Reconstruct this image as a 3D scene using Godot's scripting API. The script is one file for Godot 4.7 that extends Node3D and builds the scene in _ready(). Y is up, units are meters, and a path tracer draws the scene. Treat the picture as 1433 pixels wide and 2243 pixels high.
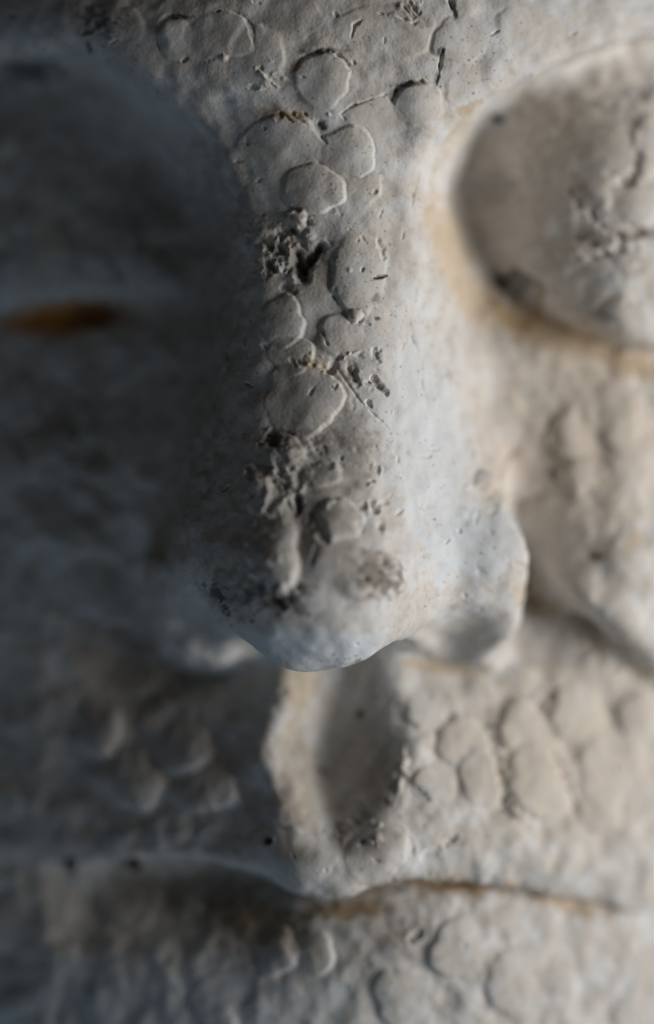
extends Node3D
# Close-up of a modelled clay face: nose, brow, eye sockets, lips. One unit of the net is 0.1 mm.

const UNIT := 0.0001
const EYE := 5000.0          # distance of the lens from the focal plane, in net units
const MID := Vector2(716.5, 1121.5)
const BASE_HEIGHT := 1.35

var rows: Array[PackedVector3Array] = []
var pts := PackedVector3Array()      # points of the surface
var nrm := PackedVector3Array()
var scr := PackedVector2Array()      # where each point stands in the survey drawing
var col := PackedColorArray()
var lift := PackedFloat32Array()     # relief along the normal
var owner_of := PackedInt32Array()
var n_rows := 0
var n_cols := 0
var row_at := PackedFloat32Array()
var col_at := PackedFloat32Array()
const BIN := 24.0
const BX := 80
const BY := 116
const BO := Vector2(-220, -260)
var bin_start := PackedInt32Array()
var bin_item := PackedInt32Array()
var rng := RandomNumberGenerator.new()
var n_lump := FastNoiseLite.new()
var n_mid := FastNoiseLite.new()
var n_fine := FastNoiseLite.new()
var n_tone := FastNoiseLite.new()
var n_edge := FastNoiseLite.new()
var pellet_count := 0
var pellet_tone := PackedColorArray()
var pellet_home := PackedVector2Array()


func _ready() -> void:
	# ---- camera
	var cam := Camera3D.new()
	cam.name = "camera"
	cam.near = 0.02
	cam.far = 20.0
	var lens := CameraAttributesPhysical.new()
	lens.frustum_focal_length = 12.0 / (1121.5 / EYE)
	lens.frustum_focus_distance = 0.5 + 0.0035
	lens.exposure_aperture = 1.3
	lens.frustum_near = 0.02
	lens.frustum_far = 20.0
	cam.attributes = lens
	cam.position = Vector3(0, BASE_HEIGHT, EYE * UNIT)
	add_child(cam)
	cam.current = true
	# ---- surroundings: a dim room
	var env := Environment.new()
	env.background_mode = Environment.BG_COLOR
	env.background_color = Color(0.020, 0.0195, 0.019).linear_to_srgb()
	env.tonemap_mode = Environment.TONE_MAPPER_LINEAR
	env.tonemap_exposure = 1.0
	env.sdfgi_enabled = true
	env.ssao_enabled = true
	env.ssil_enabled = true
	var we := WorldEnvironment.new()
	we.name = "surroundings"
	we.environment = env
	add_child(we)
	# ---- light: a broad soft light from the right, a weak cool one from below
	area_light("key_light", Vector3(0.88, -0.06, 0.265), 0.95, Vector2(0.6, 0.6), Color(1.0, 0.995, 0.985), 0.95)
	area_light("fill_light", Vector3(-0.30, -0.82, 0.30), 0.9, Vector2(0.9, 0.6), Color(0.76, 0.89, 1.0), 0.10)

	rng.seed = 4711
	set_noise(n_lump, 11, 0.0075, 2)
	set_noise(n_mid, 12, 0.03, 3)
	set_noise(n_fine, 13, 0.11, 2)
	set_noise(n_tone, 14, 0.012, 4)
	set_noise(n_edge, 15, 0.02, 2)
	build_net()
	sample_net()
	smooth_normals()
	make_bins()
	ground_relief()
	relief()
	for i in pts.size():
		pts[i] += nrm[i] * lift[i]
	smooth_normals()
	tint()
	build_parts()


func area_light(called: String, towards: Vector3, far: float, size: Vector2, tone: Color, energy: float) -> void:
	var l := AreaLight3D.new()
	l.name = called
	l.area_size = size
	l.area_normalize_energy = true
	l.light_color = tone
	l.light_energy = energy
	l.shadow_enabled = true
	l.area_range = 5.0
	add_child(l)
	var aim := Vector3(0, BASE_HEIGHT, -0.02)
	l.look_at_from_position(aim + towards.normalized() * far, aim, Vector3.UP)


func set_noise(n: FastNoiseLite, s: int, f: float, o: int) -> void:
	n.seed = s
	n.noise_type = FastNoiseLite.TYPE_SIMPLEX_SMOOTH
	n.frequency = f
	n.fractal_type = FastNoiseLite.FRACTAL_FBM
	n.fractal_octaves = o
	n.fractal_gain = 0.5


# ------------------------------------------------------------------ the large form
# Each row runs from left to right over 18 stations:
# 0-4 left temple, cheek, socket; 5 foot of the nose; 6 flank; 7-10 bridge; 11 flank; 12 foot; 13-17 right cheek, temple.
func row(a: Array) -> void:
	var p := PackedVector3Array()
	for v in a:
		p.append(v)
	rows.append(p)


func v(x: float, y: float, z: float) -> Vector3:
	return Vector3(x, y, z)


func build_net() -> void:
	# 0 crown
	row([v(-520, -760, -1000), v(-200, -780, -760), v(60, -800, -650), v(200, -800, -620), v(330, -800, -590), v(430, -800, -580), v(510, -800, -570), v(570, -800, -565), v(650, -800, -560), v(760, -800, -560), v(850, -800, -565), v(930, -800, -570), v(1000, -800, -580), v(1080, -800, -600), v(1230, -800, -630), v(1420, -800, -680), v(1650, -780, -780), v(1960, -760, -1000)])
	# 1 forehead
	row([v(-560, -330, -855), v(-200, -330, -475), v(40, -330, -315), v(190, -330, -265), v(320, -330, -225), v(420, -330, -205), v(500, -330, -195), v(560, -330, -190), v(650, -330, -185), v(760, -330, -185), v(850, -330, -190), v(930, -330, -195), v(1000, -330, -205), v(1080, -330, -220), v(1240, -330, -255), v(1430, -330, -315), v(1680, -330, -475), v(2000, -330, -855)])
	# 2 above the brow
	row([v(-560, -60, -740), v(-200, -60, -360), v(40, -60, -190), v(190, -60, -135), v(320, -60, -95), v(420, -60, -72), v(500, -60, -60), v(570, -60, -52), v(650, -60, -48), v(760, -60, -48), v(850, -60, -50), v(930, -60, -56), v(1000, -60, -66), v(1090, -60, -82), v(1240, -60, -120), v(1430, -60, -185), v(1680, -60, -350), v(2000, -60, -740)])
	# 3 brow crest
	row([v(-560, 90, -700), v(-200, 70, -320), v(50, 55, -150), v(190, 60, -92), v(320, 95, -58), v(420, 120, -42), v(500, 140, -32), v(575, 150, -24), v(650, 155, -20), v(760, 155, -20), v(850, 150, -25), v(925, 150, -32), v(1000, 130, -42), v(1090, 100, -58), v(1240, 70, -100), v(1430, 40, -160), v(1680, 40, -330), v(2000, 60, -700)])
	# 4 lower edge of the brow
	row([v(-560, 200, -700), v(-200, 150, -370), v(40, 122, -215), v(185, 118, -150), v(300, 175, -115), v(395, 240, -105), v(479, 275, -90), v(550, 290, -78), v(637, 290, -55), v(764, 290, -48), v(859, 285, -66), v(930, 285, -64), v(1000, 255, -95), v(1080, 205, -100), v(1200, 148, -130), v(1420, 75, -205), v(1680, 90, -380), v(2000, 160, -700)])
	# 5 roof of the socket
	row([v(-560, 260, -720), v(-200, 200, -470), v(40, 152, -385), v(188, 152, -360), v(318, 216, -320), v(415, 295, -270), v(484, 355, -121), v(541, 375, -88), v(637, 375, -65), v(764, 375, -58), v(854, 370, -76), v(915, 365, -104), v(990, 318, -215), v(1072, 240, -330), v(1203, 172, -320), v(1420, 104, -350), v(1680, 160, -460), v(2000, 240, -720)])
	# 6 upper lid
	row([v(-560, 400, -740), v(-200, 360, -440), v(40, 330, -335), v(185, 330, -345), v(320, 370, -400), v(430, 420, -390), v(499, 450, -176), v(546, 455, -93), v(637, 455, -67), v(769, 455, -60), v(854, 450, -80), v(915, 445, -114), v(972, 430, -270), v(1016, 400, -420), v(1190, 318, -283), v(1420, 290, -237), v(1680, 330, -430), v(2000, 400, -740)])
	# 7 swell of the lid
	row([v(-560, 540, -750), v(-200, 520, -430), v(40, 510, -295), v(185, 510, -305), v(325, 520, -385), v(425, 540, -415), v(500, 555, -201), v(554, 560, -83), v(637, 560, -55), v(769, 560, -48), v(854, 555, -72), v(925, 550, -124), v(998, 545, -285), v(1050, 530, -410), v(1205, 510, -268), v(1420, 500, -212), v(1680, 520, -400), v(2000, 540, -750)])
	# 8 lower edge of the lid
	row([v(-560, 660, -760), v(-200, 640, -440), v(40, 625, -310), v(185, 612, -320), v(325, 610, -395), v(420, 630, -410), v(493, 645, -201), v(554, 650, -70), v(637, 650, -43), v(769, 650, -36), v(856, 645, -62), v(935, 640, -134), v(1028, 632, -300), v(1080, 580, -385), v(1220, 655, -278), v(1420, 725, -224), v(1680, 670, -410), v(2000, 660, -760)])
	# 9 crease under the lid
	row([v(-560, 720, -770), v(-200, 710, -500), v(40, 690, -380), v(185, 680, -390), v(325, 670, -430), v(415, 690, -410), v(486, 705, -191), v(550, 710, -58), v(637, 710, -32), v(769, 710, -25), v(858, 705, -54), v(938, 700, -154), v(1030, 690, -325), v(1092, 625, -385), v(1212, 705, -395), v(1420, 775, -395), v(1680, 730, -470), v(2000, 720, -770)])
	# 10 top of the cheek
	row([v(-560, 820, -780), v(-200, 800, -480), v(40, 770, -370), v(185, 765, -375), v(315, 765, -400), v(405, 780, -390), v(474, 790, -171), v(541, 800, -44), v(634, 800, -17), v(769, 800, -10), v(860, 795, -42), v(945, 790, -146), v(1045, 780, -305), v(1115, 760, -350), v(1240, 790, -345), v(1420, 840, -350), v(1680, 810, -470), v(2000, 820, -780)])
	# 11 cheek
	row([v(-560, 980, -790), v(-200, 970, -470), v(40, 960, -350), v(180, 955, -355), v(295, 950, -375), v(385, 950, -365), v(451, 950, -146), v(525, 955, -14), v(632, 955, 21), v(769, 955, 28), v(866, 950, -14), v(955, 945, -124), v(1065, 935, -285), v(1140, 930, -330), v(1260, 935, -325), v(1420, 950, -330), v(1680, 970, -460), v(2000, 980, -790)])
	# 12 nose widens
	row([v(-560, 1130, -800), v(-200, 1130, -470), v(40, 1120, -350), v(170, 1115, -350), v(275, 1105, -365), v(360, 1095, -345), v(422, 1095, -111), v(490, 1100, 22), v(622, 1105, 73), v(769, 1105, 80), v(874, 1095, 22), v(968, 1085, -105), v(1092, 1081, -215), v(1128, 1080, -335), v(1280, 1095, -285), v(1420, 1110, -285), v(1680, 1130, -460), v(2000, 1130, -800)])
	# 13 wings
	row([v(-560, 1270, -810), v(-200, 1270, -480), v(40, 1260, -370), v(160, 1250, -365), v(318, 1240, -405), v(332, 1232, -285), v(395, 1220, -96), v(460, 1225, 37), v(607, 1235, 125), v(774, 1235, 132), v(889, 1220, 46), v(992, 1200, -92), v(1137, 1189, -160), v(1146, 1200, -375), v(1300, 1240, -265), v(1425, 1260, -255), v(1680, 1270, -470), v(2000, 1270, -810)])
	# 14 tip
	row([v(-560, 1380, -820), v(-200, 1380, -490), v(40, 1370, -385), v(160, 1350, -380), v(314, 1310, -410), v(330, 1300, -250), v(425, 1275, -80), v(492, 1310, 41), v(610, 1345, 124), v(765, 1345, 126), v(885, 1310, 44), v(994, 1270, -112), v(1142, 1268, -165), v(1150, 1300, -395), v(1300, 1350, -300), v(1430, 1380, -285), v(1680, 1380, -480), v(2000, 1380, -820)])
	# 15 the roll under the tip
	row([v(-560, 1450, -820), v(-200, 1440, -490), v(40, 1430, -390), v(160, 1410, -385), v(320, 1375, -412), v(342, 1345, -240), v(444, 1302, -115), v(510, 1368, 10), v(612, 1432, 50), v(765, 1428, 52), v(880, 1374, -2), v(990, 1326, -120), v(1134, 1335, -180), v(1146, 1365, -395), v(1300, 1415, -365), v(1440, 1470, -360), v(1680, 1450, -480), v(2000, 1450, -820)])
	# 16 lowest edge
	row([v(-560, 1490, -820), v(-200, 1480, -490), v(40, 1470, -390), v(160, 1450, -385), v(340, 1425, -412), v(368, 1395, -250), v(452, 1330, -200), v(540, 1405, -50), v(632, 1464, -25), v(760, 1460, -25), v(872, 1402, -55), v(976, 1385, -240), v(1114, 1386, -215), v(1132, 1415, -390), v(1300, 1455, -375), v(1440, 1510, -370), v(1680, 1490, -480), v(2000, 1490, -820)])
	# 17 underside
	row([v(-560, 1530, -820), v(-200, 1520, -490), v(40, 1510, -390), v(160, 1490, -385), v(370, 1460, -412), v(408, 1438, -270), v(475, 1440, -255), v(560, 1395, -225), v(645, 1432, -185), v(755, 1430, -185), v(860, 1405, -200), v(976, 1440, -305), v(1058, 1446, -285), v(1130, 1452, -360), v(1300, 1490, -370), v(1440, 1550, -375), v(1680, 1530, -480), v(2000, 1530, -820)])
	# 18 root of the lip
	row([v(-560, 1570, -820), v(-200, 1560, -485), v(40, 1550, -385), v(165, 1530, -380), v(390, 1500, -405), v(440, 1480, -385), v(505, 1472, -360), v(600, 1440, -290), v(650, 1430, -285), v(750, 1430, -310), v(865, 1440, -285), v(960, 1462, -320), v(1060, 1475, -330), v(1160, 1480, -340), v(1300, 1525, -365), v(1440, 1590, -375), v(1680, 1570, -480), v(2000, 1570, -820)])
	# 19 top of the groove in the lip
	row([v(-560, 1640, -820), v(-200, 1630, -480), v(40, 1620, -380), v(175, 1600, -370), v(310, 1560, -360), v(420, 1540, -335), v(525, 1530, -315), v(612, 1530, -268), v(668, 1530, -290), v(735, 1530, -334), v(858, 1530, -268), v(960, 1535, -285), v(1065, 1545, -305), v(1170, 1560, -325), v(1300, 1600, -350), v(1440, 1660, -370), v(1680, 1640, -480), v(2000, 1640, -820)])
	# 20 groove
	row([v(-560, 1740, -820), v(-200, 1730, -475), v(40, 1720, -370), v(180, 1700, -355), v(320, 1670, -335), v(425, 1660, -308), v(520, 1660, -280), v(582, 1660, -228), v(661, 1665, -268), v(732, 1675, -324), v(886, 1665, -222), v(965, 1660, -240), v(1070, 1665, -265), v(1175, 1680, -290), v(1300, 1710, -325), v(1440, 1760, -360), v(1680, 1740, -480), v(2000, 1740, -820)])
	# 21 foot of the groove
	row([v(-560, 1830, -820), v(-200, 1820, -470), v(40, 1810, -360), v(180, 1795, -335), v(320, 1780, -305), v(430, 1775, -275), v(530, 1775, -240), v(628, 1788, -192), v(694, 1822, -182), v(745, 1832, -190), v(836, 1802, -176), v(965, 1780, -200), v(1070, 1785, -230), v(1175, 1800, -262), v(1300, 1825, -305), v(1440, 1860, -350), v(1680, 1830, -480), v(2000, 1830, -820)])
	# 22 swell of the upper lip
	row([v(-560, 1890, -820), v(-200, 1880, -470), v(40, 1858, -360), v(180, 1845, -325), v(320, 1838, -285), v(435, 1838, -252), v(545, 1850, -215), v(630, 1880, -160), v(690, 1890, -140), v(755, 1890, -140), v(860, 1870, -152), v(965, 1868, -185), v(1070, 1875, -215), v(1175, 1888, -248), v(1300, 1905, -295), v(1440, 1930, -345), v(1680, 1890, -480), v(2000, 1890, -820)])
	# 23 edge of the upper lip
	row([v(-560, 1930, -820), v(-200, 1920, -480), v(40, 1895, -375), v(180, 1884, -340), v(320, 1878, -300), v(440, 1882, -270), v(555, 1906, -235), v(635, 1945, -190), v(695, 1963, -178), v(755, 1962, -178), v(855, 1926, -195), v(965, 1920, -225), v(1070, 1930, -250), v(1175, 1948, -280), v(1300, 1968, -320), v(1440, 1990, -360), v(1680, 1930, -485), v(2000, 1930, -820)])
	# 24 mouth
	row([v(-560, 1950, -820), v(-200, 1945, -475), v(40, 1915, -374), v(180, 1900, -400), v(320, 1888, -410), v(440, 1890, -410), v(560, 1910, -390), v(638, 1945, -340), v(695, 1958, -310), v(755, 1958, -300), v(852, 1926, -290), v(965, 1926, -300), v(1070, 1940, -315), v(1175, 1960, -330), v(1300, 1982, -350), v(1440, 2002, -375), v(1680, 1950, -490), v(2000, 1950, -820)])
	# 25 top of the lower lip
	row([v(-560, 2000, -820), v(-200, 2000, -482), v(40, 1970, -371), v(180, 1965, -400), v(320, 1965, -425), v(440, 1965, -415), v(555, 1975, -370), v(632, 1990, -315), v(695, 1996, -285), v(755, 1994, -272), v(850, 1975, -258), v(960, 1965, -265), v(1068, 1975, -280), v(1175, 1995, -300), v(1300, 2020, -330), v(1440, 2045, -370), v(1680, 2000, -490), v(2000, 2000, -820)])
	# 26 lower lip
	row([v(-560, 2110, -820), v(-200, 2110, -480), v(40, 2090, -365), v(180, 2090, -345), v(320, 2090, -325), v(440, 2090, -305), v(550, 2095, -275), v(630, 2100, -252), v(695, 2100, -236), v(755, 2100, -226), v(850, 2095, -218), v(955, 2090, -222), v(1065, 2095, -240), v(1175, 2105, -268), v(1300, 2120, -310), v(1440, 2140, -360), v(1680, 2110, -480), v(2000, 2110, -820)])
	# 27 below the lip
	row([v(-560, 2260, -820), v(-200, 2260, -480), v(40, 2250, -360), v(180, 2250, -325), v(320, 2250, -300), v(440, 2250, -280), v(550, 2250, -262), v(630, 2250, -250), v(695, 2250, -242), v(755, 2250, -238), v(850, 2250, -238), v(955, 2250, -246), v(1065, 2250, -265), v(1175, 2250, -292), v(1300, 2260, -330), v(1440, 2270, -380), v(1680, 2260, -490), v(2000, 2260, -820)])
	# 28 chin
	row([v(-520, 2560, -850), v(-200, 2560, -540), v(40, 2540, -400), v(180, 2540, -340), v(320, 2540, -300), v(440, 2540, -270), v(550, 2540, -250), v(630, 2540, -240), v(695, 2540, -235), v(755, 2540, -235), v(850, 2540, -240), v(955, 2540, -255), v(1065, 2540, -280), v(1175, 2540, -320), v(1300, 2540, -370), v(1440, 2560, -440), v(1680, 2560, -600), v(1960, 2560, -850)])
	# 29 jaw
	row([v(-420, 2950, -1000), v(-150, 3000, -800), v(60, 3020, -700), v(190, 3030, -660), v(320, 3030, -640), v(430, 3030, -630), v(540, 3030, -620), v(620, 3030, -615), v(690, 3030, -615), v(760, 3030, -615), v(850, 3030, -620), v(950, 3030, -630), v(1060, 3030, -640), v(1170, 3030, -660), v(1290, 3020, -690), v(1420, 3000, -730), v(1620, 2980, -830), v(1860, 2950, -1000)])


func blend(a: Vector3, b: Vector3, c: Vector3, d: Vector3, t: float) -> Vector3:
	return b + 0.5 * t * (c - a + t * (2.0 * a - 5.0 * b + 4.0 * c - d + t * (3.0 * (b - c) + d - a)))


func sample_net() -> void:
	var nr := rows.size()
	var nc := rows[0].size()
	# how finely each span is sampled
	var us := PackedInt32Array()
	var ut := PackedFloat32Array()
	for j in nc - 1:
		var far := 0.0
		for i in range(3, nr - 3):
			far += rows[i][j].distance_to(rows[i][j + 1])
		far /= nr - 6
		var step := 2.3 if j >= 5 and j <= 11 else (3.4 if j >= 1 and j <= 15 else 16.0)
		if j == 1 or j == 15:
			step = 6.0
		var n := maxi(2, ceili(far / step))
		for k in n:
			us.append(j)
			ut.append(float(k) / n)
	us.append(nc - 2)
	ut.append(1.0)
	n_cols = us.size()
	n_rows = 0
	for j in n_cols:
		col_at.append(us[j] + ut[j])
	for i in nr - 1:
		var far := 0.0
		for j in range(5, 13):
			far = maxf(far, rows[i][j].distance_to(rows[i + 1][j]))
		var step := 2.6
		if i < 2 or i > 27:
			step = 16.0
		elif i >= 16:
			step = 3.2
		elif i == 2:
			step = 3.0
		var n := maxi(2, ceili(far / step))
		for k in (n + 1 if i == nr - 2 else n):
			var t := float(k) / n
			row_at.append(i + t)
			n_rows += 1
			var q := PackedVector3Array()
			for j in nc:
				q.append(blend(rows[maxi(i - 1, 0)][j], rows[i][j], rows[i + 1][j], rows[mini(i + 2, nr - 1)][j], t))
			for m in n_cols:
				var j := us[m]
				var p := blend(q[maxi(j - 1, 0)], q[j], q[j + 1], q[mini(j + 2, nc - 1)], ut[m])
				var away := clampf((p.x - MID.x) / 716.0, -1.4, 1.4)
				p.z -= lerpf(85.0, 150.0 if away < 0.0 else 95.0, clampf((row_at[n_rows - 1] - 4.0) / 3.0, 0.0, 1.0)) * away * away
				var s := (EYE - p.z) / EYE
				pts.append(Vector3((p.x - MID.x) * s, (MID.y - p.y) * s, p.z))
				scr.append(Vector2(p.x, p.y))
	print("points ", pts.size(), "  rows ", n_rows, " columns ", n_cols)
	lift.resize(pts.size())
	owner_of.resize(pts.size())
	col.resize(pts.size())


func smooth_normals() -> void:
	nrm.resize(pts.size())
	for i in n_rows:
		var up := maxi(i - 1, 0) * n_cols
		var dn := mini(i + 1, n_rows - 1) * n_cols
		var at := i * n_cols
		for j in n_cols:
			var across := pts[at + mini(j + 1, n_cols - 1)] - pts[at + maxi(j - 1, 0)]
			nrm[at + j] = across.cross(pts[up + j] - pts[dn + j]).normalized()


func make_bins() -> void:
	var count := PackedInt32Array()
	count.resize(BX * BY + 1)
	var where := PackedInt32Array()
	where.resize(pts.size())
	for i in pts.size():
		var c := (scr[i] - BO) / BIN
		if nrm[i].z < 0.03 or c.x < 0 or c.y < 0 or c.x >= BX or c.y >= BY:
			where[i] = -1
			continue
		var k := int(c.y) * BX + int(c.x)
		where[i] = k
		count[k + 1] += 1
	for k in BX * BY:
		count[k + 1] += count[k]
	bin_start = count.duplicate()
	bin_item.resize(count[BX * BY])
	for i in pts.size():
		var k := where[i]
		if k >= 0:
			bin_item[count[k]] = i
			count[k] += 1


# All points within reach of a place, on the surface that is in front there.
func near(at: Vector2, reach: float, deep := 170.0) -> PackedInt32Array:
	var found := PackedInt32Array()
	var x0 := clampi(int((at.x - reach - BO.x) / BIN), 0, BX - 1)
	var x1 := clampi(int((at.x + reach - BO.x) / BIN), 0, BX - 1)
	var y0 := clampi(int((at.y - reach - BO.y) / BIN), 0, BY - 1)
	var y1 := clampi(int((at.y + reach - BO.y) / BIN), 0, BY - 1)
	var level := -9999.0
	var r2 := reach * reach
	for y in range(y0, y1 + 1):
		for k in range(bin_start[y * BX + x0], bin_start[y * BX + x1 + 1]):
			var i := bin_item[k]
			var d := scr[i].distance_squared_to(at)
			if d < r2:
				found.append(i)
				if d < 90.0 and pts[i].z > level:
					level = pts[i].z
	if level < -9000.0:
		return found
	var kept := PackedInt32Array()
	for i in found:
		if absf(pts[i].z - level) < deep:
			kept.append(i)
	return kept


func step_up(a: float, b: float, x: float) -> float:
	var t := clampf((x - a) / (b - a), 0.0, 1.0)
	return t * t * (3.0 - 2.0 * t)


# ------------------------------------------------------------------ relief
# A flattened pellet of clay pressed on: its edge stands proud where SHARP points (degrees, 0 right, 90 down) and is smeared out opposite.
func pellet(x: float, y: float, rx: float, ry: float, turn: float, high: float, sharp: float, spread := 0.35, soft := 4.0) -> void:
	var groove := 0.06 if soft < 3.6 else 0.0
	pellet_count += 1
	var c := Vector2(x, y)
	pellet_home.append(c)
	var a := deg_to_rad(turn)
	var way := deg_to_rad(sharp)
	var reach := maxf(rx, ry) * 1.3 + 14.0
	var r_mean := (rx + ry) * 0.5
	var salt := pellet_count * 37.7
	var members := near(c, reach)
	var level := 0.0
	var n := 0
	for i in members:
		if scr[i].distance_squared_to(c) < r_mean * r_mean:
			level += lift[i]
			n += 1
	level /= maxi(n, 1)
	for i in members:
		var d := scr[i] - c
		var e := d.rotated(-a)
		var th := atan2(d.y, d.x)
		var wob := 1.0 + 0.24 * n_edge.get_noise_2d(cos(th) * 32.0 + salt, sin(th) * 32.0) + 0.04 * n_mid.get_noise_2d(d.x + salt, d.y)
		var r := sqrt((e.x / rx) ** 2 + (e.y / ry) ** 2) / wob
		var out := (r - 1.0) * r_mean
		var w := lerpf(spread, 1.0, step_up(-0.7, 0.75, cos(th - way)))
		var top := high * (0.6 + 0.95 * (1.0 - minf(r, 1.0) ** 2))
		var tilt := clampf(0.5 + 0.5 * (d.x * cos(way) + d.y * sin(way)) / r_mean, 0.0, 1.0)
		var body := top * lerpf(spread - 0.15, 1.0, tilt)
		var inside := 1.0 - step_up(-soft * 1.9, soft * lerpf(4.0, 0.5, w), out)
		lift[i] = lerpf(lift[i], lerpf(lift[i], level, 0.6) + body, inside)
		lift[i] -= groove * high * w * exp(-((out - soft * 0.7) / (soft * 0.7)) ** 2)
		if out < 0.0:
			owner_of[i] = pellet_count


# A crack along the rim of a pellet, from angle F to angle T (degrees, 0 right, 90 down).
func rim(x: float, y: float, rx: float, ry: float, f: float, t: float, r: float, deep: float) -> void:
	var path := PackedVector2Array()
	for k in 9:
		var a := deg_to_rad(lerpf(f, t, k / 8.0))
		path.append(Vector2(x + cos(a) * rx, y + sin(a) * ry))
	line(path, r, deep, 0.0)


# Loose crumbs and nicks of torn clay.
func crumbs(x: float, y: float, rx: float, ry: float, n: int, big: float, high: float) -> void:
	for k in int(n * 0.6):
		var c := Vector2(x + rng.randfn() * rx * 0.5, y + rng.randfn() * ry * 0.5)
		var r := rng.randf_range(0.5, 1.5) * big
		var h := rng.randf_range(0.4, 1.0) * high * (0.8 if rng.randf() < 0.5 else -1.1)
		var a := rng.randf_range(0, PI)
		var q := rng.randf_range(0.35, 0.9)
		for i in near(c, r * 1.5):
			var e := (scr[i] - c).rotated(a)
			e.y /= q
			var d := e.length() / r + 0.9 * n_mid.get_noise_2d(scr[i].x * 1.1, scr[i].y * 1.1)
			if d < 1.0:
				lift[i] += h * (1.0 - d) * (1.0 - 0.6 * e.x / r) * 1.2


# A long dent (deep > 0) or a welt (deep < 0) from A to B.
func gouge(ax: float, ay: float, bx: float, by: float, r: float, deep: float, rim := 0.08) -> void:
	var a := Vector2(ax, ay)
	var b := Vector2(bx, by)
	var ab := b - a
	var l2 := maxf(ab.length_squared(), 0.01)
	for i in near((a + b) * 0.5, ab.length() * 0.5 + r * 2.2 + 4.0):
		var p := scr[i]
		var t := clampf((p - a).dot(ab) / l2, 0.0, 1.0)
		var q := a + ab * t
		var d := (p - q).length() + r * (0.7 if r < 12.0 else (0.3 if r < 20.0 else 0.12)) * n_mid.get_noise_2d(p.x * 1.3, p.y * 1.3)
		var rr := r * (0.55 + 0.45 * sin(PI * (0.12 + 0.76 * t)))
		var s := d / rr
		if s < 2.2:
			lift[i] -= deep * exp(-s * s * 1.6) * (0.85 + 0.4 * n_mid.get_noise_2d(p.x + 77.0, p.y))
			lift[i] += deep * rim * exp(-((s - 1.5) / 0.35) ** 2)


# A crack (or, with negative depth, a welt) along a path; it thins towards its ends.
func line(path: PackedVector2Array, r: float, deep: float, rim := 0.0) -> void:
	var lo := path[0]
	var hi := path[0]
	var total := 0.0
	for k in path.size():
		lo = lo.min(path[k])
		hi = hi.max(path[k])
		if k > 0:
			total += path[k].distance_to(path[k - 1])
	for i in near((lo + hi) * 0.5, (hi - lo).length() * 0.5 + r * 2.5 + 4.0):
		var p := scr[i]
		var best := 1e9
		var along := 0.0
		var run := 0.0
		for k in path.size() - 1:
			var ab := path[k + 1] - path[k]
			var l2 := maxf(ab.length_squared(), 0.01)
			var t := clampf((p - path[k]).dot(ab) / l2, 0.0, 1.0)
			var d := p.distance_to(path[k] + ab * t)
			if d < best:
				best = d
				along = (run + t * sqrt(l2)) / total
			run += sqrt(l2)
		if best > r * 2.5:
			continue
		var body := sin(PI * clampf(0.06 + 0.88 * along, 0.0, 1.0)) ** 0.6 * (0.75 + 1.1 * n_edge.get_noise_2d(p.x * 1.6, p.y * 1.6))
		var s := (best + r * 0.5 * n_mid.get_noise_2d(p.x * 1.4, p.y * 1.4)) / maxf(r * (0.45 + 0.55 * body), 0.5)
		lift[i] -= deep * body * exp(-s * s * 1.6)


# Torn, crumbly clay.
func rough(x: float, y: float, rx: float, ry: float, turn: float, high: float, grain := 1.0) -> void:
	var c := Vector2(x, y)
	var a := deg_to_rad(turn)
	for i in near(c, maxf(rx, ry) * 1.1):
		var p := scr[i]
		var e := (p - c).rotated(-a)
		var r := sqrt((e.x / rx) ** 2 + (e.y / ry) ** 2)
		if r < 1.0:
			var w := 1.0 - step_up(0.45, 1.0, r + 0.3 * n_mid.get_noise_2d(p.x, p.y))
			var k := 1.0 - 2.4 * absf(n_mid.get_noise_2d(p.x * grain * 0.62 + 500.0, p.y * grain * 0.5)) + 0.28 * n_fine.get_noise_2d(p.x * grain * 0.6, p.y * grain * 0.6)
			lift[i] += high * w * (k - 0.35)


# A soft dent or bump.
func swell(x: float, y: float, rx: float, ry: float, turn: float, high: float) -> void:
	var c := Vector2(x, y)
	var a := deg_to_rad(turn)
	for i in near(c, maxf(rx, ry) * 1.7, 260.0):
		var e := (scr[i] - c).rotated(-a)
		lift[i] += high * exp(-2.0 * ((e.x / rx) ** 2 + (e.y / ry) ** 2))


func ground_relief() -> void:
	for i in pts.size():
		var p := pts[i]
		var s := scr[i]
		# the cheeks are lumpier than the smoothed nose
		var on_cheek := step_up(150.0, 400.0, absf(s.x - 715.0)) * step_up(250.0, 500.0, s.y)
		var on_lips := step_up(1450.0, 1560.0, s.y)
		var k := maxf(on_cheek, on_lips)
		k *= 1.0 - 0.7 * exp(-((s.x - 715.0) / 150.0) ** 2)
		var r := row_at[int(float(i) / n_cols)]
		var c := col_at[i % n_cols]
		if r > 4.8 and r < 9.2 and (c < 4.6 or c > 12.8):
			k = 1.35
		if r < 17.5 and c > 5.0 and c < 12.3:
			k = 0.0
		lift[i] = n_lump.get_noise_3dv(p) * lerpf(7.0, 10.0, k) + n_lump.get_noise_3dv(p * 2.1) * lerpf(1.6, 3.4, k) + n_mid.get_noise_3dv(p) * lerpf(0.5, 0.8, k) + n_fine.get_noise_3dv(p) * 0.3


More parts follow.
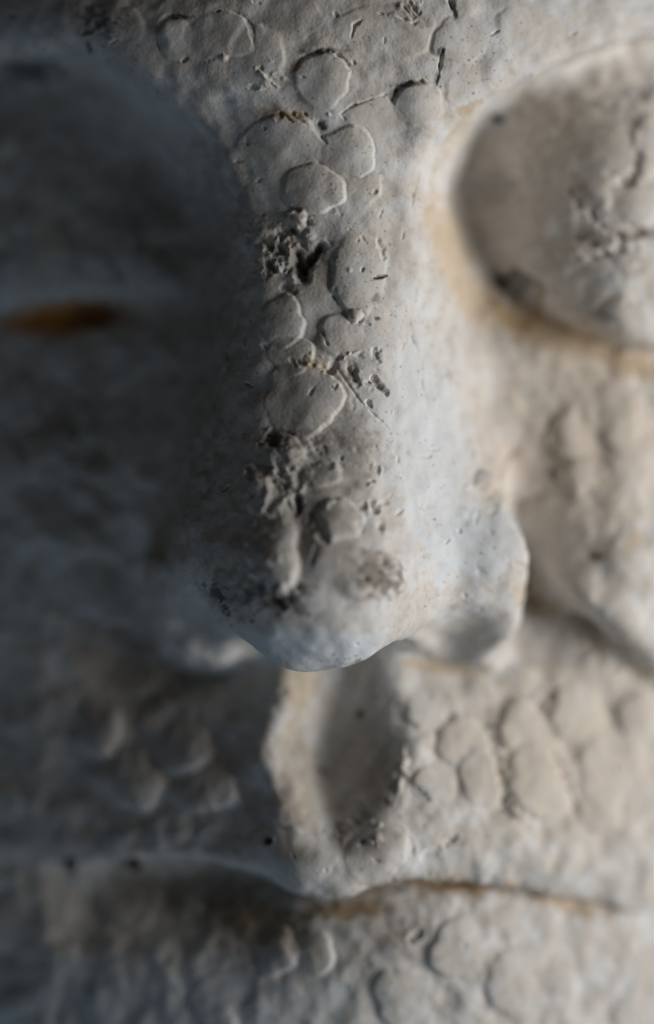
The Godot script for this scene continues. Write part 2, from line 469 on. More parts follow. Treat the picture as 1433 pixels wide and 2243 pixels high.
func relief() -> void:
	# smaller forms of the face
	swell(1310, 1310, 200, 50, 40, 50)           # cheek above the fold
	gouge(1155, 1320, 1300, 1400, 34, 38, 0.0)   # the fold from the wing of the nose
	gouge(1260, 1376, 1470, 1530, 36, 46, 0.0)
	swell(975, 1405, 60, 30, 5, -10)             # nostril
	swell(660, 1190, 30, 90, 0, -9)              # shallow cleft of the tip
	swell(810, 1260, 70, 70, 0, 9)
	swell(590, 1230, 60, 100, 0, 6)
	swell(150, 1180, 110, 90, 0, 25)
	swell(1330, 600, 200, 40, 8, 12)
	swell(1150, 630, 60, 34, 25, -22)
	swell(300, 1690, 110, 60, 10, 18)

	# pressed pellets, from the brow down the bridge
	pellet(384, 82, 39, 50, 0, 7, 215, 0.4, 3.5)
	pellet(486, 78, 72, 55, 8, 9, 0, 0.35, 3.5)
	pellet(492, 127, 9, 8, 0, 6, 0, 0.8, 2.5)
	pellet(706, 172, 64, 62, 0, 9, 330, 0.5, 3.2)
	pellet(915, 226, 58, 48, -10, 8, 250, 0.45, 3.2)
	pellet(612, 330, 88, 82, 0, 8, 280, 0.25, 4.0)
	pellet(823, 252, 62, 52, 20, 3.5, 300, 0.2, 5.0)
	pellet(794, 402, 42, 62, 10, 3.5, 20, 0.2, 5.0)
	pellet(763, 332, 62, 58, 0, 10, 10, 0.55, 3.0)
	pellet(690, 416, 66, 56, 0, 11, 40, 0.75, 2.8)
	pellet(560, 120, 60, 80, 25, 3.5, 340, 0.2, 5.0)
	pellet(800, 60, 70, 50, 0, 3.5, 220, 0.2, 5.0)
	pellet(1010, 90, 60, 52, 0, 6, 190, 0.4, 3.5)
	pellet(1020, 200, 46, 52, 0, 3.5, 185, 0.2, 5.0)
	pellet(650, 40, 66, 50, 0, 3.5, 10, 0.2, 5.0)
	pellet(900, 60, 60, 60, 0, 3.5, 30, 0.2, 5.0)
	pellet(250, 60, 70, 50, 0, 3.5, 330, 0.2, 5.0)
	pellet(1150, 60, 70, 55, 0, 3.5, 200, 0.2, 5.0)
	pellet(652, 480, 26, 22, 0, 9, 330, 0.7, 3.0)
	pellet(785, 604, 58, 88, 8, 11, 150, 0.45, 4.0)
	pellet(776, 692, 18, 15, 0, 10, 90, 0.8, 2.6)
	pellet(744, 735, 54, 46, 30, 7, 200, 0.4, 4.0)
	pellet(622, 700, 48, 58, -8, 11, 15, 0.5, 2.8)
	pellet(640, 778, 54, 42, 10, 9, 0, 0.5, 2.8)
	pellet(662, 872, 84, 84, 20, 12, 25, 0.4, 2.8)
	pellet(620, 995, 50, 46, 0, 11, 20, 0.45, 4.0)
	pellet(742, 1142, 64, 46, -8, 12, 330, 0.55, 4.5)
	pellet(600, 1205, 56, 108, -8, 14, 60, 0.5, 6.0)
	pellet(585, 1090, 44, 54, 0, 9, 200, 0.5, 5.0)
	pellet(815, 1262, 62, 58, 0, 8, 30, 0.4, 5.0)
	pellet(700, 1030, 50, 44, 0, 6, 40, 0.4, 5.0)

	# right cheek and lips
	pellet(1245, 955, 48, 56, 0, 14, 180, 0.4, 5.0)
	pellet(1145, 1035, 56, 52, 0, 11, 170, 0.4, 5.0)
	pellet(1262, 1045, 44, 40, 0, 13, 190, 0.5, 5.0)
	pellet(1060, 1055, 26, 24, 0, 14, 0, 0.7, 4.0)
	pellet(1200, 1140, 60, 52, 20, 9, 200, 0.4, 6.0)
	pellet(1360, 900, 58, 80, 0, 12, 0, 0.4, 6.0)
	pellet(1140, 1592, 52, 62, 0, 14, 200, 0.45, 5.0)
	pellet(1258, 1555, 60, 66, 0, 12, 170, 0.4, 5.0)
	pellet(1180, 1715, 78, 92, 0, 16, 150, 0.55, 5.0)
	pellet(1010, 1625, 56, 60, 0, 12, 210, 0.45, 5.0)
	pellet(955, 1715, 50, 48, 0, 13, 150, 0.5, 4.5)
	pellet(1060, 1700, 52, 70, 0, 8, 170, 0.4, 5.0)
	pellet(1330, 1690, 70, 80, 0, 10, 180, 0.4, 6.0)
	pellet(1400, 1570, 50, 60, 0, 12, 190, 0.4, 6.0)
	pellet(930, 1560, 50, 42, 0, 8, 120, 0.4, 5.0)
	pellet(830, 1865, 76, 62, -35, 10, 20, 0.45, 4.0)
	pellet(640, 1870, 100, 56, 12, 9, 190, 0.5, 5.0)
	pellet(608, 2085, 46, 58, 0, 16, 0, 0.4, 4.5)
	pellet(690, 2085, 46, 52, 0, 11, 10, 0.4, 5.0)
	pellet(1000, 2080, 60, 70, 0, 12, 180, 0.4, 6.0)
	pellet(1130, 2150, 70, 74, 0, 12, 180, 0.4, 6.0)
	pellet(880, 2180, 66, 70, 0, 12, 200, 0.4, 6.0)
	pellet(400, 1650, 64, 58, 0, 20, 60, 0.45, 6.0)
	pellet(300, 1720, 66, 60, 0, 20, 80, 0.4, 6.0)
	pellet(450, 1730, 70, 56, 0, 19, 60, 0.4, 6.0)
	pellet(220, 1600, 60, 60, 0, 20, 40, 0.4, 6.0)
	# lids
	pellet(1330, 330, 70, 74, 0, 9, 10, 0.35, 6.0)
	pellet(1425, 320, 44, 64, 0, 13, 190, 0.5, 5.0)
	pellet(1270, 440, 64, 50, 0, 9, 40, 0.35, 6.0)
	pellet(1400, 450, 56, 44, 0, 12, 60, 0.4, 6.0)
	pellet(1180, 260, 66, 52, -30, 9, 30, 0.35, 6.0)
	# the rest of the cheeks, lids and chin is covered in the same way
	for k in 190:
		var p := Vector2(rng.randf_range(-170, 1600), rng.randf_range(-150, 2400))
		var r := rng.randf_range(40, 72)
		var q := rng.randf_range(0.75, 1.2)
		var sharp := rng.randf_range(0, 360)
		var high := rng.randf_range(4, 9)
		var turn := rng.randf_range(-40, 40)
		if p.x < 460 and p.y > 200:
			high *= 1.8
		if p.x > 330 and p.x < 1160 and p.y > 100 and p.y < 1500:
			continue
		if p.x > 440 and p.x < 1300 and p.y > 1480 and p.y < 2150:
			continue
		if p.y < 140 and p.x > 150 and p.x < 1250:
			continue
		if p.x > 1130 and p.y > 1100 and p.y < 1510:
			continue
		var taken := false
		for h in pellet_home:
			if h.distance_to(p) < r * 1.15:
				taken = true
		if not taken:
			pellet(p.x, p.y, r, r * q, turn, high, sharp, 0.35, 6.0)

	# torn places
	rough(640, 545, 74, 70, 0, 7, 0.8)
	crumbs(625, 535, 66, 76, 26, 22, 7)
	crumbs(652, 486, 44, 34, 14, 13, 8)
	crumbs(730, 520, 70, 70, 20, 10, 3)
	crumbs(735, 792, 80, 34, 34, 11, 6)
	crumbs(800, 850, 70, 60, 26, 11, 4)
	rough(610, 1060, 90, 110, 0, 7, 0.55)
	crumbs(600, 1000, 80, 60, 18, 20, 5)
	crumbs(580, 1080, 60, 80, 18, 24, 5)
	crumbs(730, 1010, 120, 50, 24, 16, 3)
	crumbs(610, 1215, 90, 110, 34, 20, 5)
	crumbs(800, 1080, 90, 90, 24, 16, 5)
	crumbs(820, 1262, 60, 54, 40, 11, 4)
	crumbs(600, 1310, 80, 40, 34, 15, 6)
	crumbs(620, 252, 80, 10, 20, 8, 5)
	rough(850, 1690, 50, 90, 10, 7, 0.5)
	crumbs(862, 1710, 40, 80, 18, 18, 6)
	crumbs(780, 1820, 60, 46, 26, 15, 8)
	crumbs(890, 30, 60, 36, 22, 9, 4)
	crumbs(600, 180, 40, 50, 14, 12, 4)
	crumbs(1080, 1200, 80, 100, 22, 14, 3)

	# cracks round the pellets
	rim(706, 172, 64, 62, 195, 330, 6, 10)
	rim(915, 226, 58, 47, 185, 290, 6, 9)
	rim(384, 82, 40, 50, 150, 300, 5, 4.8)
	rim(486, 78, 72, 55, 255, 375, 4, 3.6)
	rim(612, 330, 88, 80, 205, 320, 5, 4.2)
	rim(785, 604, 60, 88, 110, 215, 7, 5.4)
	rim(776, 692, 19, 16, 20, 150, 4, 4.8)
	rim(742, 1142, 64, 46, 130, 230, 9, 7.2)
	rim(600, 1205, 56, 108, 20, 110, 8, 4.8)
	rim(830, 1865, 76, 62, -60, 40, 6, 4.2)

	# holes and gouges
	gouge(650, 556, 666, 606, 17, 46, 0.0)
	gouge(668, 584, 702, 540, 14, 36, 0.0)
	gouge(690, 575, 706, 545, 6, -10, 0.0)
	gouge(585, 570, 600, 590, 10, 14)
	gouge(818, 609, 846, 603, 5, 16, 0.1)
	gouge(830, 528, 840, 562, 9, 6)
	gouge(820, 764, 829, 792, 9, 9)
	gouge(764, 798, 776, 830, 9, 9)
	gouge(818, 826, 848, 864, 7, 10)
	gouge(806, 880, 812, 888, 6, 9)
	gouge(728, 850, 728, 850, 4, 7)
	gouge(680, 868, 690, 850, 4, 6)
	gouge(595, 955, 598, 970, 16, 20)
	gouge(652, 1085, 654, 1120, 9, 22, 0.1)
	gouge(684, 1128, 712, 1184, 14, 12)
	gouge(545, 1025, 552, 1050, 8, 14)
	gouge(560, 1270, 620, 1330, 12, 13, 0.1)
	gouge(470, 1290, 500, 1340, 9, 10)
	gouge(545, 1340, 552, 1360, 4, 10)
	gouge(815, 1100, 825, 1120, 10, 12)
	gouge(590, 1842, 592, 1844, 10, 26, 0.1)
	gouge(786, 1560, 788, 1562, 7, 12, 0.1)
	gouge(700, 1680, 715, 1700, 8, 12)
	gouge(1203, 915, 1214, 1005, 17, 11, 0.0)
	gouge(1212, 1030, 1250, 1078, 15, 12, 0.0)
	gouge(1290, 1215, 1310, 1220, 14, 12, 0.0)
	gouge(1085, 260, 1092, 264, 10, 14, 0.1)
	gouge(1095, 610, 1105, 630, 11, 18, 0.1)
	gouge(1130, 600, 1190, 650, 14, 20, 0.1)
	gouge(150, 1890, 152, 1892, 16, 34, 0.1)
	gouge(280, 1890, 300, 1895, 14, 30, 0.1)
	gouge(965, 590, 975, 640, 6, 8, 0.1)
	gouge(980, 1850, 1000, 1835, 10, 14, 0.1)
	gouge(900, 2060, 920, 2040, 10, 16, 0.1)
	gouge(930, 1880, 960, 1860, 12, 8, 0.1)
	gouge(185, 72, 230, 42, 9, 8, 0.1)
	gouge(190, 95, 198, 112, 5, 9, 0.1)
	gouge(20, 30, 30, 30, 8, 10, 0.1)
	# cracks and scratches
	line([Vector2(968, 108), Vector2(966, 140), Vector2(956, 184)], 4.0, 10.0)
	line([Vector2(984, -10), Vector2(990, 14), Vector2(996, 40)], 6.0, 14.0)
	line([Vector2(880, 10), Vector2(900, 40)], 4.0, 7.0)
	line([Vector2(896, 4), Vector2(916, 36)], 4.0, 7.0)
	line([Vector2(870, 36), Vector2(915, 55)], 4.0, 6.0)
	line([Vector2(770, 82), Vector2(776, 56), Vector2(792, 44)], 4.0, 8.0)
	line([Vector2(700, 268), Vector2(712, 282)], 8.0, 12.0)
	line([Vector2(755, 262), Vector2(748, 250), Vector2(770, 232), Vector2(850, 205)], 4.0, 5.0)
	line([Vector2(562, 150), Vector2(590, 175), Vector2(608, 190)], 6.0, -8.0)
	line([Vector2(896, 690), Vector2(898, 718), Vector2(905, 745), Vector2(918, 770)], 3.4, 7.0)
	line([Vector2(925, 790), Vector2(924, 830), Vector2(935, 880)], 3.0, 5.0)
	line([Vector2(960, 760), Vector2(975, 790), Vector2(1000, 790)], 4.5, 7.0)
	line([Vector2(978, 800), Vector2(985, 845)], 4.0, 7.0)
	line([Vector2(915, 400), Vector2(905, 450)], 3.4, 5.0)
	line([Vector2(700, 715), Vector2(720, 760)], 3.2, 6.0)
	line([Vector2(735, 800), Vector2(790, 880), Vector2(850, 940)], 3.0, 4.0)
	line([Vector2(535, 740), Vector2(540, 800)], 3.0, -5.0)
	line([Vector2(1060, 1560), Vector2(1085, 1650), Vector2(1110, 1760), Vector2(1180, 1800)], 14.0, 10.0, 0.0)
	line([Vector2(1210, 1640), Vector2(1250, 1740), Vector2(1262, 1790)], 15.0, 10.0, 0.0)
	line([Vector2(1215, 1510), Vector2(1190, 1540), Vector2(1175, 1560)], 15.0, 10.0, 0.0)
	line([Vector2(1400, 800), Vector2(1410, 880), Vector2(1400, 960)], 18.0, 9.0, 0.0)
	line([Vector2(1240, 410), Vector2(1300, 470), Vector2(1360, 520), Vector2(1440, 500)], 14.0, 18.0)
	line([Vector2(1330, 380), Vector2(1380, 400), Vector2(1400, 340)], 12.0, 16.0)
	line([Vector2(1270, 520), Vector2(1330, 555), Vector2(1400, 545)], 12.0, 14.0)
	line([Vector2(885, 1630), Vector2(888, 1680), Vector2(870, 1745)], 9.0, -14.0, 0.0)
	line([Vector2(905, 1720), Vector2(935, 1755)], 8.0, 12.0)
	line([Vector2(1130, 540), Vector2(1260, 560), Vector2(1440, 580)], 9.0, -9.0, 0.0)
	# the hand-smoothed skin over everything
	for i in pts.size():
		if scr[i].x > -100.0 and scr[i].x < 1550.0:
			lift[i] += 0.3 * n_mid.get_noise_3dv(pts[i] * 0.8 + Vector3(0, 900, 0)) + 2.0 * n_lump.get_noise_3dv(pts[i] * 1.7 + Vector3(900, 0, 0))
	for k in 260:   # small nicks all over
		var p := Vector2(rng.randf_range(-60, 1500), rng.randf_range(-40, 2300))
		var a := rng.randf_range(0, PI)
		var l := rng.randf_range(2, 18)
		var q := p + Vector2(cos(a), sin(a)) * l
		gouge(p.x, p.y, q.x, q.y, rng.randf_range(3, 6), rng.randf_range(2, 6))


# ------------------------------------------------------------------ colour of the clay, its stains, and light and shade painted in
func stain_and_light(x: float, y: float, rx: float, ry: float, turn: float, tone: Color, much: float, ragged := 0.6) -> void:
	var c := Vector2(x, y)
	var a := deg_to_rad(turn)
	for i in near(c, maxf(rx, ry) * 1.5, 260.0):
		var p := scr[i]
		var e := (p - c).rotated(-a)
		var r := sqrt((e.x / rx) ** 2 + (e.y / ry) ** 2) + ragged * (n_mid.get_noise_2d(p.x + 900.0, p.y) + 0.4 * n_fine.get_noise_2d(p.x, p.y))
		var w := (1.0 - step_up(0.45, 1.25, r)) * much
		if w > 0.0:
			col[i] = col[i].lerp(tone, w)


func specks(x: float, y: float, rx: float, ry: float, n: int, tone: Color, big := 3.0) -> void:
	for k in int(n * 0.7):
		var p := Vector2(x + rng.randfn() * rx * 0.5, y + rng.randfn() * ry * 0.5)
		var r := lerpf(1.0, big, rng.randf() ** 2)
		for i in near(p, r + 1.5):
			var w := 1.0 - step_up(r * 0.4, r + 1.0, scr[i].distance_to(p))
			col[i] = col[i].lerp(tone, w * 0.7)


func tint() -> void:
	var clay := Color(0.63, 0.585, 0.535)
	var pale := Color(0.69, 0.68, 0.67)
	var dull := Color(0.48, 0.44, 0.395)
	for i in pts.size():
		var p := pts[i]
		var t := n_tone.get_noise_3dv(p)
		var f := n_mid.get_noise_3dv(p * 1.7 + Vector3(333, 0, 0))
		var c := clay.lerp(pale, clampf(0.35 + t * 1.6, 0.0, 1.0))
		c = c.lerp(dull, clampf(f * 1.1 - 0.1 - t * 0.5, 0.0, 0.65))
		col[i] = c * (1.0 + 0.06 * n_fine.get_noise_3dv(p * 2.0))
	# the pellets are bare, the clay between them holds pale dust
	for k in pellet_count:
		pellet_tone.append(Color(0.60, 0.555, 0.505) * rng.randf_range(0.88, 1.08))
	for i in pts.size():
		if owner_of[i] > 0:
			col[i] = col[i].lerp(pellet_tone[owner_of[i] - 1], 0.2)
	var ochre := Color(0.46, 0.31, 0.15)
	# bare, warmer clay on the right cheek
	stain_and_light(1260, 960, 230, 330, 0, Color(0.67, 0.575, 0.475), 0.8, 0.7)
	stain_and_light(1250, 1640, 300, 220, 0, Color(0.67, 0.585, 0.49), 0.7, 0.7)
	stain_and_light(1330, 330, 220, 260, 0, Color(0.65, 0.60, 0.54), 0.6, 0.9)
	var honey := Color(0.52, 0.42, 0.29)
	var brown := Color(0.17, 0.125, 0.09)
	var grime_and_shade := Color(0.075, 0.07, 0.062)  # near-black for grime, also for shadow painted at pellet edges
	var amber := Color(0.52, 0.21, 0.04)
	# cool highlight of the right flank and the tip, painted into the colour
	stain_and_light(940, 990, 100, 290, -8, Color(0.665, 0.69, 0.715), 0.75, 0.6)
	stain_and_light(1040, 1190, 110, 110, 0, Color(0.665, 0.70, 0.735), 0.75, 0.7)
	stain_and_light(720, 1420, 190, 50, 0, Color(0.65, 0.695, 0.735), 0.8, 0.6)
	stain_and_light(300, 2220, 500, 120, 0, Color(0.60, 0.65, 0.69), 0.6, 0.8)  # bluish light from below, painted in under the lower lip
	# right socket and cheek
	stain_and_light(1000, 300, 20, 80, 30, honey, 0.4)
	stain_and_light(985, 540, 44, 130, -18, Color(0.60, 0.46, 0.31), 0.75, 0.4)
	stain_and_light(1060, 670, 60, 70, -40, Color(0.60, 0.46, 0.31), 0.7, 0.5)
	stain_and_light(1215, 730, 175, 46, 17, ochre, 0.6)
	stain_and_light(1400, 800, 80, 30, 14, ochre, 0.5)
	stain_and_light(1130, 700, 70, 40, 30, ochre, 0.6)
	stain_and_light(1080, 420, 60, 46, 0, dull * 0.6, 0.6)
	stain_and_light(1240, 235, 90, 46, 0, brown, 0.32, 1.2)
	stain_and_light(1230, 320, 150, 90, 0, honey * 0.8, 0.3, 1.1)
	stain_and_light(1090, 262, 13, 12, 0, grime_and_shade, 0.8)
	stain_and_light(1410, 210, 26, 18, -20, grime_and_shade, 0.7)
	stain_and_light(1145, 622, 46, 24, 30, grime_and_shade, 0.5, 1.0)
	stain_and_light(1100, 615, 16, 20, 0, grime_and_shade, 0.75, 0.8)
	stain_and_light(1320, 690, 40, 16, 20, dull * 0.5, 0.6)
	stain_and_light(1300, 520, 60, 18, 10, brown, 0.5, 1.2)  # brown laid into the lid wrinkles, here and below, paints their shade
	stain_and_light(1290, 430, 60, 14, 45, brown, 0.45, 1.0)
	stain_and_light(1390, 510, 60, 16, -10, brown, 0.5, 1.0)
	stain_and_light(1400, 360, 16, 50, 20, brown, 0.4, 1.0)
	stain_and_light(1170, 1310, 56, 34, 40, honey, 0.8)
	stain_and_light(1280, 1375, 70, 22, 38, honey, 0.7)
	stain_and_light(1300, 1217, 16, 11, 0, grime_and_shade, 0.6)
	stain_and_light(1395, 1180, 36, 22, -30, ochre, 0.4)
	stain_and_light(1080, 1080, 40, 20, 30, honey, 0.5)
	stain_and_light(960, 1462, 120, 16, 6, honey, 0.8)
	stain_and_light(660, 1500, 44, 70, 0, honey, 0.7)
	stain_and_light(640, 1640, 46, 60, 0, honey, 0.5)
	stain_and_light(660, 1740, 60, 60, 0, Color(0.55, 0.45, 0.35), 0.5)
	stain_and_light(845, 1710, 46, 90, 10, dull * 0.7, 0.4, 0.8)  # shaded right wall of the lip groove, painted darker
	stain_and_light(790, 1562, 10, 11, 0, ochre * 0.35, 0.9, 0.2)
	stain_and_light(592, 1843, 10, 10, 0, grime_and_shade, 0.9, 0.2)
	stain_and_light(990, 1940, 135, 22, 3, ochre, 0.75, 0.9)
	stain_and_light(1250, 1985, 100, 22, 11, ochre, 0.55, 0.9)
	stain_and_light(760, 1992, 120, 22, -4, ochre * 0.7, 0.85)
	stain_and_light(560, 2020, 130, 50, 10, ochre * 0.6, 0.7)
	stain_and_light(900, 2060, 60, 50, 0, dull * 0.6, 0.4, 1.0)
	# left side
	stain_and_light(140, 697, 150, 46, -6, amber, 0.97, 0.3)
	stain_and_light(210, 690, 66, 34, -8, Color(0.08, 0.035, 0.012), 0.7, 0.4)
	stain_and_light(60, 150, 80, 26, 5, grime_and_shade, 0.7, 0.7)
	stain_and_light(340, 440, 90, 110, 0, brown, 0.45, 0.7)  # shade on the nose side of the socket, painted in with the next line
	stain_and_light(400, 560, 120, 40, -10, brown, 0.4)
	stain_and_light(152, 1892, 20, 16, 0, grime_and_shade, 0.9)
	stain_and_light(290, 1893, 30, 14, 10, grime_and_shade, 0.9)
	stain_and_light(420, 1950, 200, 50, 4, brown, 0.6)  # shadow in the mouth opening, painted into the colour
	stain_and_light(160, 950, 130, 100, 0, brown, 0.35, 0.9)
	stain_and_light(450, 700, 90, 420, 4, Color(0.36, 0.315, 0.27), 0.6, 0.7)  # unlit left flank of the nose, its shade put into the colour
	stain_and_light(330, 1560, 220, 120, 10, Color(0.40, 0.36, 0.32), 0.5, 0.8)  # shade below the left wing painted in, also by the brown that follows
	stain_and_light(250, 1440, 160, 60, 20, brown, 0.4)
	# brow and bridge
	stain_and_light(215, 45, 46, 24, 20, grime_and_shade, 0.6, 1.4)
	stain_and_light(195, 103, 9, 14, -20, brown, 0.8)
	stain_and_light(620, 252, 74, 12, 8, ochre * 0.7, 0.7)
	stain_and_light(706, 112, 52, 8, 0, grime_and_shade, 0.65)  # shadow in the gap along the upper pellet edge, painted dark
	stain_and_light(652, 140, 20, 16, -40, ochre * 0.6, 0.7)
	stain_and_light(890, 184, 40, 7, -4, grime_and_shade, 0.75)  # painted shadow round this pellet edge, together with the line below
	stain_and_light(862, 204, 8, 20, 20, grime_and_shade, 0.6)
	stain_and_light(704, 274, 16, 13, 0, grime_and_shade, 0.75)
	stain_and_light(400, 38, 34, 7, 0, grime_and_shade, 0.7)  # top edge of the left pellet darkened as its shadow
	stain_and_light(966, 112, 9, 9, 0, grime_and_shade, 0.85)
	stain_and_light(960, 165, 6, 26, 15, grime_and_shade, 0.7)
	stain_and_light(992, 20, 8, 30, -15, grime_and_shade, 0.7)
	stain_and_light(890, 30, 40, 26, 30, brown, 0.45, 1.2)
	stain_and_light(545, 450, 30, 40, 0, dull * 0.6, 0.5)
	stain_and_light(1020, 240, 40, 14, -20, ochre, 0.5)
	stain_and_light(640, 550, 74, 66, 0, brown, 0.45, 1.1)
	stain_and_light(664, 580, 18, 32, 10, grime_and_shade, 0.5, 0.6)
	stain_and_light(690, 560, 13, 20, 30, brown, 0.9, 0.5)
	stain_and_light(832, 608, 17, 4, -8, Color(0.05, 0.02, 0.015), 0.95, 0.2)
	stain_and_light(822, 660, 14, 14, 0, grime_and_shade, 0.6, 1.2)
	stain_and_light(826, 698, 8, 5, 0, grime_and_shade, 0.9, 0.3)
	stain_and_light(690, 800, 60, 13, 20, ochre * 0.8, 0.6)
	stain_and_light(770, 820, 10, 16, -10, grime_and_shade, 0.7)
	stain_and_light(822, 775, 10, 18, 0, brown, 0.6)
	stain_and_light(833, 845, 9, 22, -40, brown, 0.7)
	stain_and_light(728, 850, 4, 4, 0, grime_and_shade, 0.8, 0.1)
	stain_and_light(660, 960, 100, 22, 0, brown, 0.45, 1.1)
	stain_and_light(596, 965, 20, 20, 0, grime_and_shade, 0.7)
	stain_and_light(740, 1000, 110, 50, 0, dull * 0.7, 0.5, 1.1)
	stain_and_light(653, 1105, 10, 26, 0, grime_and_shade, 0.7)
	stain_and_light(820, 1262, 56, 50, 0, Color(0.16, 0.125, 0.105), 0.8, 0.9)
	stain_and_light(610, 1310, 66, 34, 15, grime_and_shade, 0.75, 1.1)
	stain_and_light(500, 1300, 60, 50, 40, brown, 0.5, 1.1)
	stain_and_light(475, 1300, 12, 34, -35, grime_and_shade, 0.7, 0.9)
	stain_and_light(790, 1450, 20, 8, -20, grime_and_shade, 0.6, 1.0)
	stain_and_light(700, 1180, 140, 70, 0, dull, 0.45, 1.0)
	# dust specks
	specks(230, 70, 110, 60, 90, grime_and_shade, 3.4)
	specks(330, 160, 160, 70, 60, grime_and_shade, 2.8)
	specks(700, 120, 300, 110, 110, grime_and_shade, 2.6)
	specks(1040, 130, 120, 90, 90, grime_and_shade, 3.0)
	specks(700, 360, 200, 140, 110, brown, 2.6)
	specks(760, 620, 150, 200, 160, brown, 2.8)
	specks(700, 900, 240, 200, 120, brown, 2.6)
	specks(960, 900, 100, 350, 110, brown, 2.6)
	specks(820, 1250, 60, 50, 70, grime_and_shade, 3.2)
	specks(650, 1270, 200, 90, 90, grime_and_shade, 3.0)
	specks(1050, 1200, 130, 120, 50, brown, 3.0)
	specks(770, 1440, 80, 20, 30, grime_and_shade, 3.0)
	specks(800, 1800, 200, 120, 60, grime_and_shade, 4.0)


# ------------------------------------------------------------------ the sculpture and its parts
const REGION := ["forehead", "nose", "nostril_wing", "nostril_wing", "eyelid", "eyelid", "cheek", "cheek", "upper_lip", "lower_lip", "chin"]


func region(r: float, c: float) -> int:
	if r < 4.6:
		return 0
	if r < 18.0 and c > 5.0 and c < 12.3:
		if r > 12.4 and c < 6.1:
			return 2
		if r > 12.4 and c > 11.2:
			return 3
		return 1
	if r < 9.0:
		return 4 if c < 8.0 else 5
	if r < 18.0 or (r < 24.0 and (c < 2.2 or c > 14.8)):
		return 6 if c < 8.0 else 7
	if r < 24.0:
		return 8
	return 9 if r < 27.2 else 10


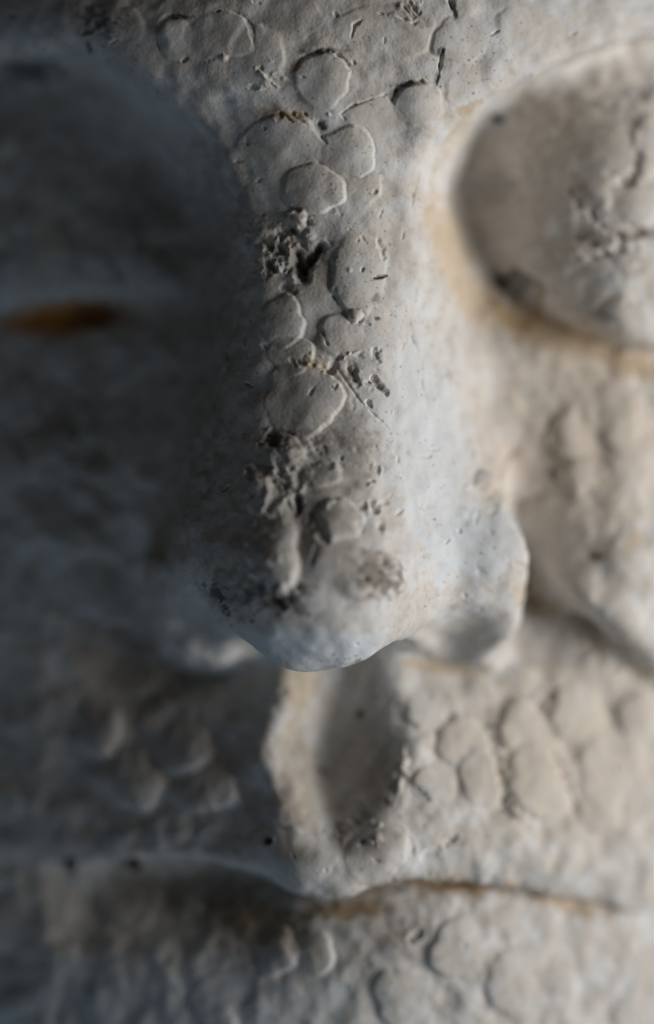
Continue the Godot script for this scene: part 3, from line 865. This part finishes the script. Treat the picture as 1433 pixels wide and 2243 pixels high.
func build_parts() -> void:
	var mat := StandardMaterial3D.new()
	mat.resource_name = "fired clay"
	mat.vertex_color_use_as_albedo = true
	mat.roughness = 0.82
	mat.metallic_specular = 0.32
	var grit := FastNoiseLite.new()
	grit.seed = 5
	grit.noise_type = FastNoiseLite.TYPE_SIMPLEX_SMOOTH
	grit.frequency = 0.035
	grit.fractal_octaves = 5
	grit.fractal_gain = 0.55
	var gt := NoiseTexture2D.new()
	gt.noise = grit
	gt.width = 1024
	gt.height = 1024
	gt.seamless = true
	mat.heightmap_enabled = true
	mat.heightmap_texture = gt
	mat.heightmap_scale = 0.007
	mat.uv1_triplanar = true
	mat.uv1_world_triplanar = true
	mat.uv1_scale = Vector3.ONE * 22.0

	var face := Node3D.new()
	face.name = "clay_face"
	face.position = Vector3(0, BASE_HEIGHT - 0.2, -0.06)
	face.set_meta("label", "weathered pale clay face sculpture with a large nose, covered in flattened round clay pellets")
	face.set_meta("category", "sculpture")
	add_child(face)
	var shift := Vector3(0, 0.2, 0.06)

	# sort the cells by the piece they belong to
	var n_id := REGION.size() + pellet_count
	var cells := PackedInt32Array()
	cells.resize((n_rows - 1) * (n_cols - 1))
	var count := PackedInt32Array()
	count.resize(n_id + 1)
	var tally := {}
	for i in n_rows - 1:
		for j in n_cols - 1:
			var at := i * n_cols + j
			var reg := region(row_at[i], col_at[j])
			var o := owner_of[at]
			var id := reg
			if o > 0:
				id = REGION.size() + o - 1
				var key := o * 16 + reg
				tally[key] = tally.get(key, 0) + 1
			cells[i * (n_cols - 1) + j] = id
			count[id + 1] += 1
	for k in n_id:
		count[k + 1] += count[k]
	var start := count.duplicate()
	var order := PackedInt32Array()
	order.resize(cells.size())
	for k in cells.size():
		order[count[cells[k]]] = k
		count[cells[k]] += 1

	var seen := PackedInt32Array()
	seen.resize(pts.size())
	seen.fill(-1)
	var slot := PackedInt32Array()
	slot.resize(pts.size())
	var made := []
	for id in n_id:
		var host := -1
		if id >= REGION.size():
			var best := 0
			for r in REGION.size():
				var m: int = tally.get((id - REGION.size() + 1) * 16 + r, 0)
				if m > best:
					best = m
					host = r
		var n := start[id + 1] - start[id]
		if n == 0:
			made.append(null)
			continue
		var vs := PackedVector3Array()
		var ns := PackedVector3Array()
		var cs := PackedColorArray()
		var ix := PackedInt32Array()
		for k in range(start[id], start[id + 1]):
			var cell := order[k]
			var i := int(float(cell) / (n_cols - 1))
			var a := i * n_cols + cell - i * (n_cols - 1)
			for q: int in [a, a + 1, a + n_cols, a + n_cols + 1]:
				if seen[q] != id:
					seen[q] = id
					slot[q] = vs.size()
					vs.append(pts[q] * UNIT + shift)
					ns.append(nrm[q])
					cs.append(col[q])
			ix.append_array([slot[a], slot[a + 1], slot[a + n_cols + 1], slot[a], slot[a + n_cols + 1], slot[a + n_cols]])
		var arr := []
		arr.resize(Mesh.ARRAY_MAX)
		arr[Mesh.ARRAY_VERTEX] = vs
		arr[Mesh.ARRAY_NORMAL] = ns
		arr[Mesh.ARRAY_COLOR] = cs
		arr[Mesh.ARRAY_INDEX] = ix
		var mesh := ArrayMesh.new()
		mesh.add_surface_from_arrays(Mesh.PRIMITIVE_TRIANGLES, arr)
		mesh.surface_set_material(0, mat)
		var o := MeshInstance3D.new()
		o.mesh = mesh
		if id < REGION.size():
			o.name = REGION[id]
			var parent: Node3D = made[1] if (id == 2 or id == 3) else face
			parent.add_child(o, true)
		else:
			o.name = "clay_pellet"
			var parent: Node3D = made[host]
			if host == 2 or host == 3:
				parent = made[1]
			parent.add_child(o, true)
		made.append(o)
	build_back(face, mat, shift)


# The back of the sculpture: a plain shell that closes it.
func build_back(face: Node3D, mat: Material, shift: Vector3) -> void:
	var ring := PackedVector3Array()
	for j in range(0, n_cols, 12):
		ring.append(pts[j])
	for i in range(0, n_rows, 12):
		ring.append(pts[i * n_cols + n_cols - 1])
	for j in range(n_cols - 1, -1, -12):
		ring.append(pts[(n_rows - 1) * n_cols + j])
	for i in range(n_rows - 1, -1, -12):
		ring.append(pts[i * n_cols])
	var st := SurfaceTool.new()
	st.begin(Mesh.PRIMITIVE_TRIANGLES)
	st.set_color(Color(0.5, 0.46, 0.42))
	var mid := Vector3(0, 0, -1500)
	for k in ring.size():
		var a := ring[k]
		var b := ring[(k + 1) % ring.size()]
		var a2 := a.lerp(Vector3(a.x * 0.8, a.y * 0.8, -1400), 1.0)
		var b2 := b.lerp(Vector3(b.x * 0.8, b.y * 0.8, -1400), 1.0)
		for q: Vector3 in [a, a2, b, b, a2, b2, a2, mid, b2]:
			st.add_vertex(q * UNIT + shift)
	st.generate_normals()
	var o := MeshInstance3D.new()
	o.name = "back_shell"
	o.mesh = st.commit()
	o.material_override = mat
	face.add_child(o, true)
